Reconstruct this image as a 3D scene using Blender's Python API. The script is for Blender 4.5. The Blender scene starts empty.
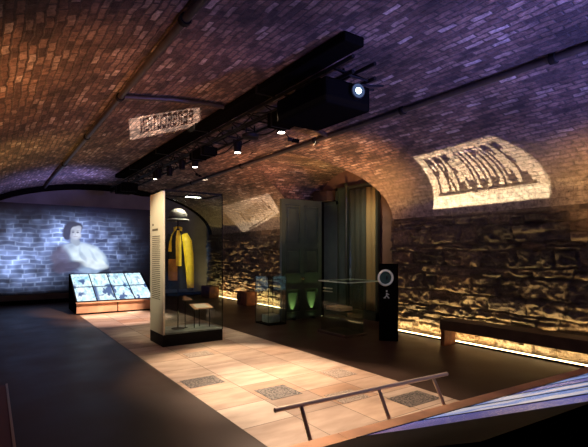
import bpy, bmesh, math, random
import numpy as np
from mathutils import Vector, Matrix

random.seed(7)
rng = np.random.default_rng(11)
SC = bpy.context.scene
COL = SC.collection
PI = math.pi

# ------------------------------------------------------------------ camera, world, exposure
EYE = 1.55
YAW = math.radians(34.64)
cam_data = bpy.data.cameras.new('camera')
cam = bpy.data.objects.new('camera', cam_data)
COL.objects.link(cam)
cam.location = (0, 0, EYE)
cam.rotation_euler = (PI / 2, 0, -YAW)
cam_data.sensor_width = 36
cam_data.lens = 440 / 588 * 36
cam_data.shift_y = (253 - 223.5) / 588
cam_data.clip_start = 0.05
SC.camera = cam
w = bpy.data.worlds.new('world')
SC.world = w
w.use_nodes = True
w.node_tree.nodes['Background'].inputs[0].default_value = (0.30, 0.24, 0.32, 1)
w.node_tree.nodes['Background'].inputs[1].default_value = 0.0
SC.view_settings.view_transform = 'Standard'
SC.view_settings.look = 'None'
SC.view_settings.gamma = 1
SC.view_settings.exposure = 0.28


def lamp(name, kind, loc, target, energy, color, size=0.05, angle=60, blend=0.6, parent=None):
    d = bpy.data.lights.new(name, kind)
    d.energy = energy
    d.color = color
    if kind == 'SPOT':
        d.spot_size = math.radians(angle)
        d.spot_blend = blend
        d.shadow_soft_size = size
    elif kind == 'POINT':
        d.shadow_soft_size = size
    elif kind == 'AREA':
        if isinstance(size, tuple):
            d.shape = 'RECTANGLE'
            d.size, d.size_y = size
        else:
            d.size = size
    o = bpy.data.objects.new(name, d)
    COL.objects.link(o)
    o.location = loc
    if target is not None:
        o.rotation_euler = (Vector(target) - Vector(loc)).to_track_quat('-Z', 'Y').to_euler()
    return o


# washes of the cellar: coloured lights without fixtures, then added brightening spots and fill
WARM = (1.0, 0.62, 0.30)
ORANGE = (1.0, 0.40, 0.13)
BLUE = (0.24, 0.25, 1.0)
lamp('blue_wash', 'SPOT', (4.5, -0.6, 1.9), (4.5, 2.3, 3.75), 1300, BLUE, 0.2, 80, 1.0)
lamp('violet_wash', 'SPOT', (1.7, 0.2, 1.3), (3.0, 3.2, 3.7), 260, (0.44, 0.34, 1.0), 0.2, 95, 1.0)
lamp('orange_wash', 'SPOT', (-0.45, 4.0, 0.9), (0.25, 5.8, 3.1), 540, ORANGE, 0.15, 105, 1.0)
lamp('amber_wash', 'SPOT', (-0.45, 8.6, 0.9), (0.1, 9.2, 3.0), 290, (1.0, 0.58, 0.16), 0.15, 85, 1.0)
lamp('bay_wash', 'SPOT', (4.6, 5.2, 1.0), (5.8, 6.7, 3.4), 820, (1.0, 0.48, 0.16), 0.15, 70, 1.0)
lamp('right_vault_wash', 'SPOT', (4.4, 1.6, 1.5), (6.72, 2.2, 2.6), 330, (1.0, 0.52, 0.20), 0.15, 48, 1.0)
lamp('far_bay_wash', 'SPOT', (4.3, 7.6, 0.9), (5.2, 8.9, 3.6), 520, (1.0, 0.40, 0.16), 0.15, 70, 1.0)
lamp('far_vault_wash', 'SPOT', (4.4, 9.6, 1.3), (6.6, 11.2, 2.8), 190, (1.0, 0.60, 0.36), 0.15, 46, 1.0)
lamp('end_vault_blue', 'SPOT', (2.2, 13.0, 2.0), (1.4, 13.4, 3.7), 280, (0.34, 0.32, 1.0), 0.2, 120, 1.0)
lamp('added_panel_spot', 'SPOT', (1.15, 6.3, 3.35), (2.33, 7.5, 1.7), 330, (1.0, 0.88, 0.60), 0.04, 44, 0.8)  # added to brighten the text panel, no fixture behind it
lamp('added_table_spot', 'SPOT', (2.9, 4.6, 3.3), (2.5, 2.3, 0.3), 700, (1.0, 0.74, 0.52), 0.04, 45, 0.8)  # added to brighten the near table's lip, no fixture
lamp('added_door_spot', 'SPOT', (4.6, 6.6, 3.2), (6.0, 8.4, 1.9), 30, (0.9, 1.0, 0.8), 0.05, 45, 0.8)
lamp('room_glow', 'AREA', (3.2, 6.0, 3.2), (3.2, 6.0, 0), 16, (1.0, 0.72, 0.62), (1.2, 6.0))  # broad soft fill without a fixture

# ------------------------------------------------------------------ helpers


class MB:
    def __init__(self):
        self.v, self.f = [], []

    def add(self, verts, faces, M=None):
        n = len(self.v)
        self.v += [tuple(M @ Vector(p)) for p in verts] if M is not None else [tuple(p) for p in verts]
        self.f += [tuple(i + n for i in f) for f in faces]
        return self

    def box(self, x0, x1, y0, y1, z0, z1, M=None, b=0.0):
        if b <= 0:
            vs = [(x, y, z) for z in (z0, z1) for y in (y0, y1) for x in (x0, x1)]
            return self.add(vs, [(0, 2, 3, 1), (4, 5, 7, 6), (0, 1, 5, 4), (2, 6, 7, 3), (0, 4, 6, 2), (1, 3, 7, 5)], M)
        bm = bmesh.new()
        bmesh.ops.create_cube(bm, size=1)
        for v in bm.verts:
            v.co = ((x0 + x1) / 2 + v.co.x * (x1 - x0), (y0 + y1) / 2 + v.co.y * (y1 - y0), (z0 + z1) / 2 + v.co.z * (z1 - z0))
        bmesh.ops.bevel(bm, geom=bm.edges[:], offset=b, segments=2, profile=0.5, affect='EDGES')
        return self.bm(bm, M)

    def bm(self, bm, M=None):
        bm.verts.ensure_lookup_table()
        vs = [tuple(v.co) for v in bm.verts]
        fs = [tuple(v.index for v in f.verts) for f in bm.faces]
        bm.free()
        return self.add(vs, fs, M)

    def tube(self, pts, r, n=12, cap=True, M=None):
        pts = [Vector(p) for p in pts]
        rs = r if isinstance(r, (list, tuple)) else [r] * len(pts)
        vs, fs = [], []
        up = None
        for i, p in enumerate(pts):
            t = (pts[min(i + 1, len(pts) - 1)] - pts[max(i - 1, 0)]).normalized()
            if up is None:
                up = Vector((0, 0, 1)) if abs(t.z) < 0.9 else Vector((1, 0, 0))
            a = t.cross(up).normalized()
            b = a.cross(t).normalized()
            up = b
            for k in range(n):
                c = 2 * PI * k / n
                vs.append(p + (a * math.cos(c) + b * math.sin(c)) * rs[i])
        for i in range(len(pts) - 1):
            for k in range(n):
                k2 = (k + 1) % n
                fs.append((i * n + k, i * n + k2, (i + 1) * n + k2, (i + 1) * n + k))
        if cap:
            fs.append(tuple(range(n))[::-1])
            fs.append(tuple((len(pts) - 1) * n + k for k in range(n)))
        return self.add(vs, fs, M)

    def lathe(self, prof, n=24, M=None, sx=1, sy=1, a0=0, a1=2 * PI):
        full = abs(a1 - a0 - 2 * PI) < 1e-6
        m = n if full else n + 1
        vs = [(r * math.cos(a0 + (a1 - a0) * k / n) * sx, r * math.sin(a0 + (a1 - a0) * k / n) * sy, z) for r, z in prof for k in range(m)]
        fs = []
        for i in range(len(prof) - 1):
            for k in range(n):
                k2 = (k + 1) % m if full else k + 1
                fs.append((i * m + k, i * m + k2, (i + 1) * m + k2, (i + 1) * m + k))
        return self.add(vs, fs, M)

    def build(self, name, mat, parent=None, smooth=False, loc=None):
        me = bpy.data.meshes.new(name)
        me.from_pydata(self.v, [], self.f)
        me.materials.append(mat)
        bm = bmesh.new()
        bm.from_mesh(me)
        bmesh.ops.recalc_face_normals(bm, faces=bm.faces[:])
        bm.to_mesh(me)
        bm.free()
        if smooth:
            me.shade_smooth()
            if smooth != 'all':
                try:
                    me.set_sharp_from_angle(angle=math.radians(40))
                except Exception:
                    pass
        o = bpy.data.objects.new(name, me)
        COL.objects.link(o)
        if parent is not None:
            o.parent = parent
        if loc is not None:
            o.location = loc
        return o


def tag(o, label=None, cat=None, group=None, kind=None):
    for k, val in (('label', label), ('category', cat), ('group', group), ('kind', kind)):
        if val:
            o[k] = val
    return o


def thing(name, label, cat, loc=(0, 0, 0), rz=0, group=None):
    o = bpy.data.objects.new(name, None)
    o.empty_display_size = 0.1
    COL.objects.link(o)
    o.location = loc
    o.rotation_euler = (0, 0, rz)
    return tag(o, label, cat, group)


def struct(o):
    o['kind'] = 'structure'
    return o


def copy_tree(o, parent=None):
    c = o.copy()
    COL.objects.link(c)
    if parent is not None:
        c.parent = parent
    for ch in list(o.children):
        copy_tree(ch, c)
    return c


def grid_mesh(name, P, mat, uv=None, smooth=True, col=None, parent=None, keep=None, flip=False):
    """P: (n, m, 3) array of points -> one quad grid mesh; uv (n, m, 2); col (n, m, 3)"""
    n, m = P.shape[:2]
    idx = np.arange(n * m).reshape(n, m)
    q = np.stack([idx[:-1, :-1], idx[1:, :-1], idx[1:, 1:], idx[:-1, 1:]], -1).reshape(-1, 4)
    if keep is not None:
        q = q[keep.reshape(-1)]
    if flip:
        q = q[:, ::-1]
    me = bpy.data.meshes.new(name)
    used = np.unique(q)
    remap = -np.ones(n * m, int)
    remap[used] = np.arange(len(used))
    V = P.reshape(-1, 3)[used]
    me.from_pydata(V.tolist(), [], remap[q].tolist())
    if uv is not None:
        lay = me.uv_layers.new(name='UVMap')
        li = np.empty(len(me.loops), np.int32)
        me.loops.foreach_get('vertex_index', li)
        lay.data.foreach_set('uv', uv.reshape(-1, 2)[used][li].astype(np.float32).ravel())
    if col is not None:
        a = me.color_attributes.new('tint', 'FLOAT_COLOR', 'POINT')
        c4 = np.ones((len(used), 4), np.float32)
        c4[:, :3] = col.reshape(-1, 3)[used]
        a.data.foreach_set('color', c4.ravel())
    me.materials.append(mat)
    if smooth:
        me.shade_smooth()
    o = bpy.data.objects.new(name, me)
    COL.objects.link(o)
    if parent is not None:
        o.parent = parent
    return o


# ------------------------------------------------------------------ materials


def mat_new(name):
    m = bpy.data.materials.new(name)
    m.use_nodes = True
    nt = m.node_tree
    return m, nt, nt.nodes['Principled BSDF'], nt.nodes['Material Output']


def mat(name, color, rough=0.5, metal=0.0, noise=0.0, nscale=8.0, bump=0.0, spec=None, sheen=None):
    m, nt, p, out = mat_new(name)
    p.inputs['Roughness'].default_value = rough
    p.inputs['Metallic'].default_value = metal
    if spec is not None:
        p.inputs['Specular IOR Level'].default_value = spec
    p.inputs['Base Color'].default_value = (*color, 1)
    if noise or bump:
        tc = nt.nodes.new('ShaderNodeTexCoord')
        no = nt.nodes.new('ShaderNodeTexNoise')
        no.inputs['Scale'].default_value = nscale
        no.inputs['Detail'].default_value = 6
        nt.links.new(tc.outputs['Object'], no.inputs['Vector'])
        if noise:
            r = nt.nodes.new('ShaderNodeValToRGB')
            r.color_ramp.elements[0].position = 0.3
            r.color_ramp.elements[1].position = 0.7
            r.color_ramp.elements[0].color = (*[c * (1 - noise) for c in color], 1)
            r.color_ramp.elements[1].color = (*[min(1, c * (1 + noise)) for c in color], 1)
            nt.links.new(no.outputs['Fac'], r.inputs['Fac'])
            nt.links.new(r.outputs['Color'], p.inputs['Base Color'])
        if bump:
            b = nt.nodes.new('ShaderNodeBump')
            b.inputs['Strength'].default_value = bump
            b.inputs['Distance'].default_value = 0.01
            nt.links.new(no.outputs['Fac'], b.inputs['Height'])
            nt.links.new(b.outputs['Normal'], p.inputs['Normal'])
    return m


def emit(name, color, strength):
    m, nt, p, out = mat_new(name)
    p.inputs['Base Color'].default_value = (0, 0, 0, 1)
    p.inputs['Emission Color'].default_value = (*color, 1)
    p.inputs['Emission Strength'].default_value = strength
    return m


def glass(name, tint=(0.9, 0.95, 0.93), gloss=0.10):
    m, nt, p, out = mat_new(name)
    nt.nodes.remove(p)
    t = nt.nodes.new('ShaderNodeBsdfTransparent')
    t.inputs['Color'].default_value = (*tint, 1)
    g = nt.nodes.new('ShaderNodeBsdfGlossy')
    g.inputs['Roughness'].default_value = 0.03
    lw = nt.nodes.new('ShaderNodeLayerWeight')
    lw.inputs['Blend'].default_value = 0.5
    pw = math_node(nt, 'ADD', math_node(nt, 'MULTIPLY', math_node(nt, 'POWER', lw.outputs['Facing'], 4.0), 0.5), gloss * 0.12)
    mx = nt.nodes.new('ShaderNodeMixShader')
    nt.links.new(pw, mx.inputs[0])
    nt.links.new(t.outputs[0], mx.inputs[1])
    nt.links.new(g.outputs[0], mx.inputs[2])
    nt.links.new(mx.outputs[0], out.inputs['Surface'])
    return m


def ramp(nt, fac, stops):
    r = nt.nodes.new('ShaderNodeValToRGB')
    cr = r.color_ramp
    while len(cr.elements) > 1:
        cr.elements.remove(cr.elements[-1])
    cr.elements[0].position = stops[0][0]
    cr.elements[0].color = (*stops[0][1], 1)
    for pos, c in stops[1:]:
        e = cr.elements.new(pos)
        e.color = (*c, 1)
    nt.links.new(fac, r.inputs['Fac'])
    return r.outputs['Color']


def math_node(nt, op, a, b=None):
    n = nt.nodes.new('ShaderNodeMath')
    n.operation = op
    for i, x in enumerate((a, b)):
        if x is None:
            continue
        if isinstance(x, (int, float)):
            n.inputs[i].default_value = x
        else:
            nt.links.new(x, n.inputs[i])
    return n.outputs[0]


def mix_col(nt, fac, a, b, blend='MIX'):
    n = nt.nodes.new('ShaderNodeMix')
    n.data_type = 'RGBA'
    n.blend_type = blend
    for key, x in ((0, fac), (6, a), (7, b)):
        if isinstance(x, (int, float)):
            n.inputs[key].default_value = x
        elif isinstance(x, tuple):
            n.inputs[key].default_value = (*x, 1)
        else:
            nt.links.new(x, n.inputs[key])
    return n.outputs[2]


def brick_mat(name, plaster=True, scale=1.0, dark=1.0):
    """old vault brick: UV in metres, courses run along U"""
    m, nt, p, out = mat_new(name)
    L = nt.links
    uv = nt.nodes.new('ShaderNodeUVMap')
    n0 = nt.nodes.new('ShaderNodeTexNoise')
    n0.inputs['Scale'].default_value = 4.5
    n0.inputs['Detail'].default_value = 6
    L.new(uv.outputs[0], n0.inputs['Vector'])
    sub = nt.nodes.new('ShaderNodeVectorMath')
    sub.operation = 'SUBTRACT'
    L.new(n0.outputs['Color'], sub.inputs[0])
    sub.inputs[1].default_value = (0.5, 0.5, 0.5)
    sc = nt.nodes.new('ShaderNodeVectorMath')
    sc.operation = 'SCALE'
    L.new(sub.outputs[0], sc.inputs[0])
    sc.inputs['Scale'].default_value = 0.075
    ad = nt.nodes.new('ShaderNodeVectorMath')
    L.new(uv.outputs[0], ad.inputs[0])
    L.new(sc.outputs[0], ad.inputs[1])
    br = nt.nodes.new('ShaderNodeTexBrick')
    br.offset = 0.5
    br.inputs['Color1'].default_value = (0, 0, 0, 1)
    br.inputs['Color2'].default_value = (1, 1, 1, 1)
    br.inputs['Mortar'].default_value = (0.5, 0.5, 0.5, 1)
    br.inputs['Scale'].default_value = 1.0
    br.inputs['Brick Width'].default_value = 0.205 * scale
    br.inputs['Row Height'].default_value = 0.074 * scale
    br.inputs['Mortar Size'].default_value = 0.012
    br.inputs['Mortar Smooth'].default_value = 0.5
    L.new(ad.outputs[0], br.inputs['Vector'])
    k = dark
    rc = ramp(nt, br.outputs['Color'], [(0.0, (0.07 * k, 0.045 * k, 0.042 * k)), (0.35, (0.22 * k, 0.135 * k, 0.11 * k)), (0.70, (0.34 * k, 0.22 * k, 0.17 * k)), (0.88, (0.42 * k, 0.31 * k, 0.26 * k)), (1.0, (0.66 * k, 0.56 * k, 0.50 * k))])
    big = nt.nodes.new('ShaderNodeTexNoise')
    big.inputs['Scale'].default_value = 1.3
    big.inputs['Detail'].default_value = 5
    L.new(uv.outputs[0], big.inputs['Vector'])
    soot = ramp(nt, big.outputs['Fac'], [(0.34, (0.30, 0.28, 0.29)), (0.60, (1, 1, 1))])
    fine = nt.nodes.new('ShaderNodeTexNoise')
    fine.inputs['Scale'].default_value = 11
    fine.inputs['Detail'].default_value = 8
    fine.inputs['Roughness'].default_value = 0.78
    L.new(uv.outputs[0], fine.inputs['Vector'])
    grit = ramp(nt, fine.outputs['Fac'], [(0.34, (0.16, 0.15, 0.15)), (0.60, (1.15, 1.12, 1.1))])
    c = mix_col(nt, br.outputs['Fac'], rc, (0.115 * k, 0.092 * k, 0.080 * k))
    c = mix_col(nt, 1.0, c, soot, 'MULTIPLY')
    c = mix_col(nt, 1.0, c, grit, 'MULTIPLY')
    h = math_node(nt, 'SUBTRACT', math_node(nt, 'MULTIPLY', fine.outputs['Fac'], 1.6), br.outputs['Fac'])
    h = math_node(nt, 'ADD', h, math_node(nt, 'MULTIPLY', br.outputs['Color'], 0.45))
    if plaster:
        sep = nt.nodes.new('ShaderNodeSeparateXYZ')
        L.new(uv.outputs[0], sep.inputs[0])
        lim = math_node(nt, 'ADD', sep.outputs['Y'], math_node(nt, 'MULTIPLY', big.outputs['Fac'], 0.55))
        lit_pale = ramp(nt, math_node(nt, 'DIVIDE', lim, 3.0), [(0.28, (0.72,) * 3), (0.62, (0.0,) * 3)])  # painted pale: imitates bright light washing out the lower brick
        c = mix_col(nt, lit_pale, c, mix_col(nt, 0.6, (0.36, 0.29, 0.22), grit, 'MULTIPLY'))
        h = math_node(nt, 'MULTIPLY', h, math_node(nt, 'SUBTRACT', 1.0, math_node(nt, 'MULTIPLY', lit_pale, 0.6)))
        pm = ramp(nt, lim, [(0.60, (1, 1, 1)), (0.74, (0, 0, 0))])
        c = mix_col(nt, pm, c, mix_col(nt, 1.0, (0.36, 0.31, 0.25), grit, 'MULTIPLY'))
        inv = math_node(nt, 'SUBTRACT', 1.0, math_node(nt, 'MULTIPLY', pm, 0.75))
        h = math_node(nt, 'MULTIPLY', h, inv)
    L.new(c, p.inputs['Base Color'])
    p.inputs['Roughness'].default_value = 0.8
    b = nt.nodes.new('ShaderNodeBump')
    b.inputs['Strength'].default_value = 1.0
    b.inputs['Distance'].default_value = 0.045
    L.new(h, b.inputs['Height'])
    L.new(b.outputs['Normal'], p.inputs['Normal'])
    return m


def stone_mat():
    m, nt, p, out = mat_new('rubble_stone')
    L = nt.links
    at = nt.nodes.new('ShaderNodeVertexColor')
    at.layer_name = 'tint'
    tc = nt.nodes.new('ShaderNodeTexCoord')
    no = nt.nodes.new('ShaderNodeTexNoise')
    no.inputs['Scale'].default_value = 20
    no.inputs['Detail'].default_value = 8
    no.inputs['Roughness'].default_value = 0.7
    L.new(tc.outputs['Object'], no.inputs['Vector'])
    g = ramp(nt, no.outputs['Fac'], [(0.3, (0.45, 0.43, 0.42)), (0.65, (1.15, 1.12, 1.08))])
    L.new(mix_col(nt, 1.0, at.outputs['Color'], g, 'MULTIPLY'), p.inputs['Base Color'])
    p.inputs['Roughness'].default_value = 0.6
    b = nt.nodes.new('ShaderNodeBump')
    b.inputs['Strength'].default_value = 0.9
    b.inputs['Distance'].default_value = 0.03
    L.new(no.outputs['Fac'], b.inputs['Height'])
    L.new(b.outputs['Normal'], p.inputs['Normal'])
    return m


def floor_mat():
    m, nt, p, out = mat_new('dark_floor')
    L = nt.links
    tc = nt.nodes.new('ShaderNodeTexCoord')
    no = nt.nodes.new('ShaderNodeTexNoise')
    no.inputs['Scale'].default_value = 1.6
    no.inputs['Detail'].default_value = 7
    L.new(tc.outputs['Object'], no.inputs['Vector'])
    L.new(ramp(nt, no.outputs['Fac'], [(0.3, (0.034, 0.019, 0.014)), (0.7, (0.052, 0.030, 0.022))]), p.inputs['Base Color'])
    L.new(ramp(nt, no.outputs['Fac'], [(0.3, (0.40,) * 3), (0.7, (0.52,) * 3)]), p.inputs['Roughness'])
    p.inputs['Specular IOR Level'].default_value = 0.2
    return m


def tile_mat():
    """pale stone slabs, each with its own tint, thin dark joints"""
    m, nt, p, out = mat_new('pale_slabs')
    L = nt.links
    uv = nt.nodes.new('ShaderNodeUVMap')
    br = nt.nodes.new('ShaderNodeTexBrick')
    br.offset = 0.0
    br.inputs['Color1'].default_value = (0, 0, 0, 1)
    br.inputs['Color2'].default_value = (1, 1, 1, 1)
    br.inputs['Mortar'].default_value = (0.5, 0.5, 0.5, 1)
    br.inputs['Scale'].default_value = 1.0
    br.inputs['Brick Width'].default_value = 0.557
    br.inputs['Row Height'].default_value = 0.557
    br.inputs['Mortar Size'].default_value = 0.005
    L.new(uv.outputs[0], br.inputs['Vector'])
    tint = ramp(nt, br.outputs['Color'], [(0, (0.34, 0.23, 0.17)), (0.35, (0.56, 0.44, 0.34)), (0.7, (0.44, 0.27, 0.17)), (1, (0.68, 0.58, 0.48))])
    no = nt.nodes.new('ShaderNodeTexNoise')
    no.inputs['Scale'].default_value = 2.2
    no.inputs['Detail'].default_value = 6
    mp = nt.nodes.new('ShaderNodeMapping')
    mp.inputs['Scale'].default_value = (1, 2.6, 1)
    L.new(uv.outputs[0], mp.inputs[0])
    L.new(mp.outputs[0], no.inputs['Vector'])
    v = ramp(nt, no.outputs['Fac'], [(0.3, (0.68, 0.62, 0.58)), (0.7, (1.1, 1.1, 1.1))])
    c = mix_col(nt, 1.0, tint, v, 'MULTIPLY')
    c = mix_col(nt, br.outputs['Fac'], c, (0.10, 0.07, 0.05))
    L.new(c, p.inputs['Base Color'])
    p.inputs['Roughness'].default_value = 0.55
    return m


def pattern_tile_mat(name, c0, c1):
    m, nt, p, out = mat_new(name)
    L = nt.links
    tc = nt.nodes.new('ShaderNodeTexCoord')
    mp = nt.nodes.new('ShaderNodeMapping')
    mp.inputs['Location'].default_value = (-0.5, -0.5, 0)
    L.new(tc.outputs['Generated'], mp.inputs[0])
    w1 = nt.nodes.new('ShaderNodeTexWave')
    w1.wave_type = 'RINGS'
    w1.rings_direction = 'Z'
    w1.inputs['Scale'].default_value = 2.6
    w1.inputs['Distortion'].default_value = 9.0
    w1.inputs['Detail Scale'].default_value = 4.0
    L.new(mp.outputs[0], w1.inputs['Vector'])
    vo = nt.nodes.new('ShaderNodeTexVoronoi')
    vo.inputs['Scale'].default_value = 7
    vo.inputs['Randomness'].default_value = 0.35
    L.new(mp.outputs[0], vo.inputs['Vector'])
    f = math_node(nt, 'MULTIPLY', w1.outputs['Fac'], math_node(nt, 'ADD', vo.outputs['Distance'], 0.4))
    L.new(ramp(nt, f, [(0.22, c0), (0.50, c1)]), p.inputs['Base Color'])
    p.inputs['Roughness'].default_value = 0.5
    return m


def attr_emit(name, strength):
    m, nt, p, out = mat_new(name)
    at = nt.nodes.new('ShaderNodeVertexColor')
    at.layer_name = 'tint'
    p.inputs['Base Color'].default_value = (0.02, 0.02, 0.02, 1)
    p.inputs['Roughness'].default_value = 0.25
    nt.links.new(at.outputs['Color'], p.inputs['Emission Color'])
    p.inputs['Emission Strength'].default_value = strength
    return m


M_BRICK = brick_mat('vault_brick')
M_BRICK_BAY = brick_mat('bay_brick', plaster=False)
M_STONE = stone_mat()
M_FLOOR = floor_mat()
M_SLAB = tile_mat()
M_PTILE = pattern_tile_mat('patterned_tile', (0.030, 0.026, 0.024), (0.20, 0.165, 0.14))
M_PTILEP = pattern_tile_mat('worn_patterned_tile', (0.20, 0.15, 0.12), (0.42, 0.33, 0.26))
M_BLACK = mat('black_steel', (0.006, 0.0058, 0.0055), 0.6, 0.0, noise=0.3, nscale=20, spec=0.12)
M_MATTE = mat('black_matt', (0.0035, 0.0033, 0.003), 0.95, spec=0.0)
M_GLOSSBLACK = mat('black_glass', (0.004, 0.004, 0.005), 0.6, spec=0.03)
M_PIPE = mat('dark_pipe', (0.022, 0.018, 0.017), 0.5, 0.0, noise=0.4, nscale=10)
M_COPPER = mat('copper_sheet', (0.62, 0.33, 0.19), 0.5, 0.25, noise=0.3, nscale=3)
M_CORTEN = mat('rusted_steel', (0.20, 0.062, 0.022), 0.6, 0.2, noise=0.45, nscale=7, bump=0.2)
M_DKWOOD = mat('dark_bench', (0.045, 0.022, 0.014), 0.5, 0.0, noise=0.4, nscale=6)
M_STEEL = mat('brushed_steel', (0.66, 0.55, 0.46), 0.38, 0.35)
M_BRASS = mat('brass_edge', (0.45, 0.32, 0.18), 0.35, 1.0)
M_WALLDARK = mat('dark_plaster', (0.06, 0.05, 0.048), 0.85, 0, noise=0.4, nscale=2)
M_BACK = mat('back_wall_plaster', (0.13, 0.12, 0.13), 0.8, 0, noise=0.25, nscale=1.5, bump=0.2)
M_PLASTER = mat('brown_plaster', (0.15, 0.09, 0.07), 0.85, 0, noise=0.3, nscale=3)
M_PANEL = mat('cream_text_panel', (0.66, 0.60, 0.47), 0.5)
M_INK = mat('brown_ink', (0.12, 0.10, 0.07), 0.7)
M_GLASS = glass('clear_glass')
M_GLASSG = glass('green_glass', (0.86, 0.93, 0.88), 0.10)
M_EDGE = mat('glass_edge', (0.55, 0.72, 0.62), 0.2)
M_DOOR = mat('dark_green_paint', (0.030, 0.046, 0.032), 0.45, 0, noise=0.2, nscale=5)
M_FRAMEG = mat('green_black_frame', (0.028, 0.036, 0.028), 0.4)
M_GREYCURT = mat('grey_drape', (0.085, 0.085, 0.075), 0.9)
M_TANCURT = mat('tan_drape', (0.45, 0.29, 0.15), 0.9)
M_YELLOW = mat('yellow_oilskin', (0.82, 0.56, 0.03), 0.45, 0, noise=0.12, nscale=12, bump=0.3)
M_ORANGE = mat('ochre_lining', (0.45, 0.19, 0.04), 0.7, 0, noise=0.25, nscale=10)
M_BLACKCLOTH = mat('black_cloth', (0.012, 0.011, 0.012), 0.85, 0, noise=0.3, nscale=14)
M_HAT = mat('grey_felt', (0.07, 0.062, 0.055), 0.8, 0, noise=0.3, nscale=16)
M_LEATHER = mat('pale_leather', (0.50, 0.33, 0.22), 0.6, 0, noise=0.3, nscale=20)
M_CREAM = mat('cream_card', (0.68, 0.58, 0.46), 0.6)
M_BASE = mat('case_floor', (0.28, 0.29, 0.26), 0.5, 0, noise=0.3, nscale=8)
M_REDPLINTH = mat('dark_red_plinth', (0.10, 0.018, 0.012), 0.5)
M_LENSLIT = emit('lit_lens', (1.0, 0.86, 0.72), 14)
M_LENSBLUE = emit('projector_beam', (0.62, 0.88, 1.0), 9)
M_LENSOFF = mat('dark_lens', (0.02, 0.02, 0.025), 0.1)
M_LED = emit('led_line', (1.0, 0.70, 0.32), 9)
M_CASELIGHT = emit('case_light', (1.0, 0.93, 0.80), 10)

# ------------------------------------------------------------------ the vaulted hall
X0, AX, HS, RZ = 3.04, 3.76, 2.21, 1.54          # main barrel: centre, half span, springing, rise
XR, XL = 6.80, -0.72
YA, YB = -3.0, 15.5
YC, BA, BR, BN = 8.02, 1.74, 1.42, 2.3            # side bay: centre, half span, rise, exponent


def bay_half(z):
    h = np.clip((z - HS) / BR, 0, 1)
    return BA * np.clip(1 - h ** BN, 0, 1) ** (1 / BN)


def main_x(z):
    h = np.clip((z - HS) / RZ, 0, 1)
    return X0 + AX * np.sqrt(1 - h * h)


# arc-length parametrised ellipse from right springing to left springing
tt = np.linspace(0, PI, 2001)
ex, ez = X0 + AX * np.cos(tt), HS + RZ * np.sin(tt)
arc = np.concatenate([[0], np.cumsum(np.hypot(np.diff(ex), np.diff(ez)))])


def vault_pt(s, y):
    return np.array([np.interp(s, arc, ex), y, np.interp(s, arc, ez)])


def vault_s(x, z):
    return float(np.interp(math.atan2((z - HS) / RZ, (x - X0) / AX), tt, arc))


S = np.linspace(0, arc[-1], 150)
sx, sz = np.interp(S, arc, ex), np.interp(S, arc, ez)
half = np.where((sz < HS + BR) & (sx > X0), bay_half(sz), 0.0)


def vault_band(ya, yb, n):
    k = np.linspace(0, 1, n)
    Y = ya[:, None] * (1 - k) + yb[:, None] * k
    P = np.stack([np.repeat(sx[:, None], n, 1), Y, np.repeat(sz[:, None], n, 1)], -1)
    uv = np.stack([Y, np.repeat(np.where(S < arc[-1] / 2, S, S)[:, None], n, 1)], -1)
    return P, uv


Pn, Un = vault_band(np.full(150, YA), YC - half, 60)
Pf, Uf = vault_band(YC + half, np.full(150, YB), 60)
P = np.concatenate([Pn, Pf], 1)
U = np.concatenate([Un, Uf], 1)
keep = np.ones((149, 119), bool)
keep[:, 59] = False                                # the seam column spans the bay opening
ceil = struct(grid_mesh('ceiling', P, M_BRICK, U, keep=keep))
# the groined side bay over the doorway recess
na, nx = 90, 30
XE = 7.36
z_side = np.linspace(0, 1, na // 2)
ang = np.linspace(0, PI, na)
by = np.sign(np.cos(ang)) * -np.abs(np.cos(ang)) ** (2 / BN) * BA + YC
bz = HS + BR * np.abs(np.sin(ang)) ** (2 / BN)
barc = np.concatenate([[0], np.cumsum(np.hypot(np.diff(by), np.diff(bz)))])
xs = main_x(bz)
k = np.linspace(0, 1, nx)
BX = xs[:, None] * (1 - k) + XE * k
P = np.stack([BX, np.repeat(by[:, None], nx, 1), np.repeat(bz[:, None], nx, 1)], -1)
U = np.stack([BX, np.repeat(barc[:, None], nx, 1)], -1)
struct(grid_mesh('ceiling_side_bay', P, M_BRICK_BAY, U))


def quad(name, pts, m, uv=None):
    me = bpy.data.meshes.new(name)
    me.from_pydata(pts, [], [(0, 1, 2, 3)])
    me.materials.append(m)
    if uv:
        lay = me.uv_layers.new(name='UVMap')
        for i, q in enumerate(uv):
            lay.data[i].uv = q
    o = bpy.data.objects.new(name, me)
    COL.objects.link(o)
    return struct(o)


def slabbox(name, x0, x1, y0, y1, z0, z1, m):
    return struct(MB().box(x0, x1, y0, y1, z0, z1).build(name, m))


slabbox('floor', XL - 0.2, XE + 0.2, YA - 0.2, YB + 0.2, -0.1, 0.0, M_FLOOR)
slabbox('wall_left', XL - 0.2, XL, YA - 0.2, YB + 0.2, -0.1, HS + 0.02, M_WALLDARK)
slabbox('wall_front', XL - 0.2, XE, YA - 0.2, YA, -0.1, 4.0, M_WALLDARK)
slabbox('wall_back', XL - 0.2, XR + 0.3, YB, YB + 0.2, -0.1, 4.0, M_BACK)
slabbox('baseboard_back', XL, XR - 0.1, YB - 0.03, YB, 0.0, 0.12, M_MATTE)

# recess behind the side bay: brick reveals and plaster end wall
JN, JF = YC - BA, YC + BA
for nm, yj in (('wall_recess_near', JN), ('wall_recess_far', JF)):
    P = np.zeros((2, 2, 3))
    for i, x in enumerate((XR, XE)):
        for j, z in enumerate((0, HS + 0.01)):
            P[i, j] = (x, yj, z)
    U = np.stack([P[..., 0], P[..., 2] + 3], -1)
    struct(grid_mesh(nm, P, M_BRICK_BAY, U))
slabbox('wall_recess_end', XE, XE + 0.15, JN - 0.3, JF + 0.3, 0, 4.0, M_PLASTER)


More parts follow.
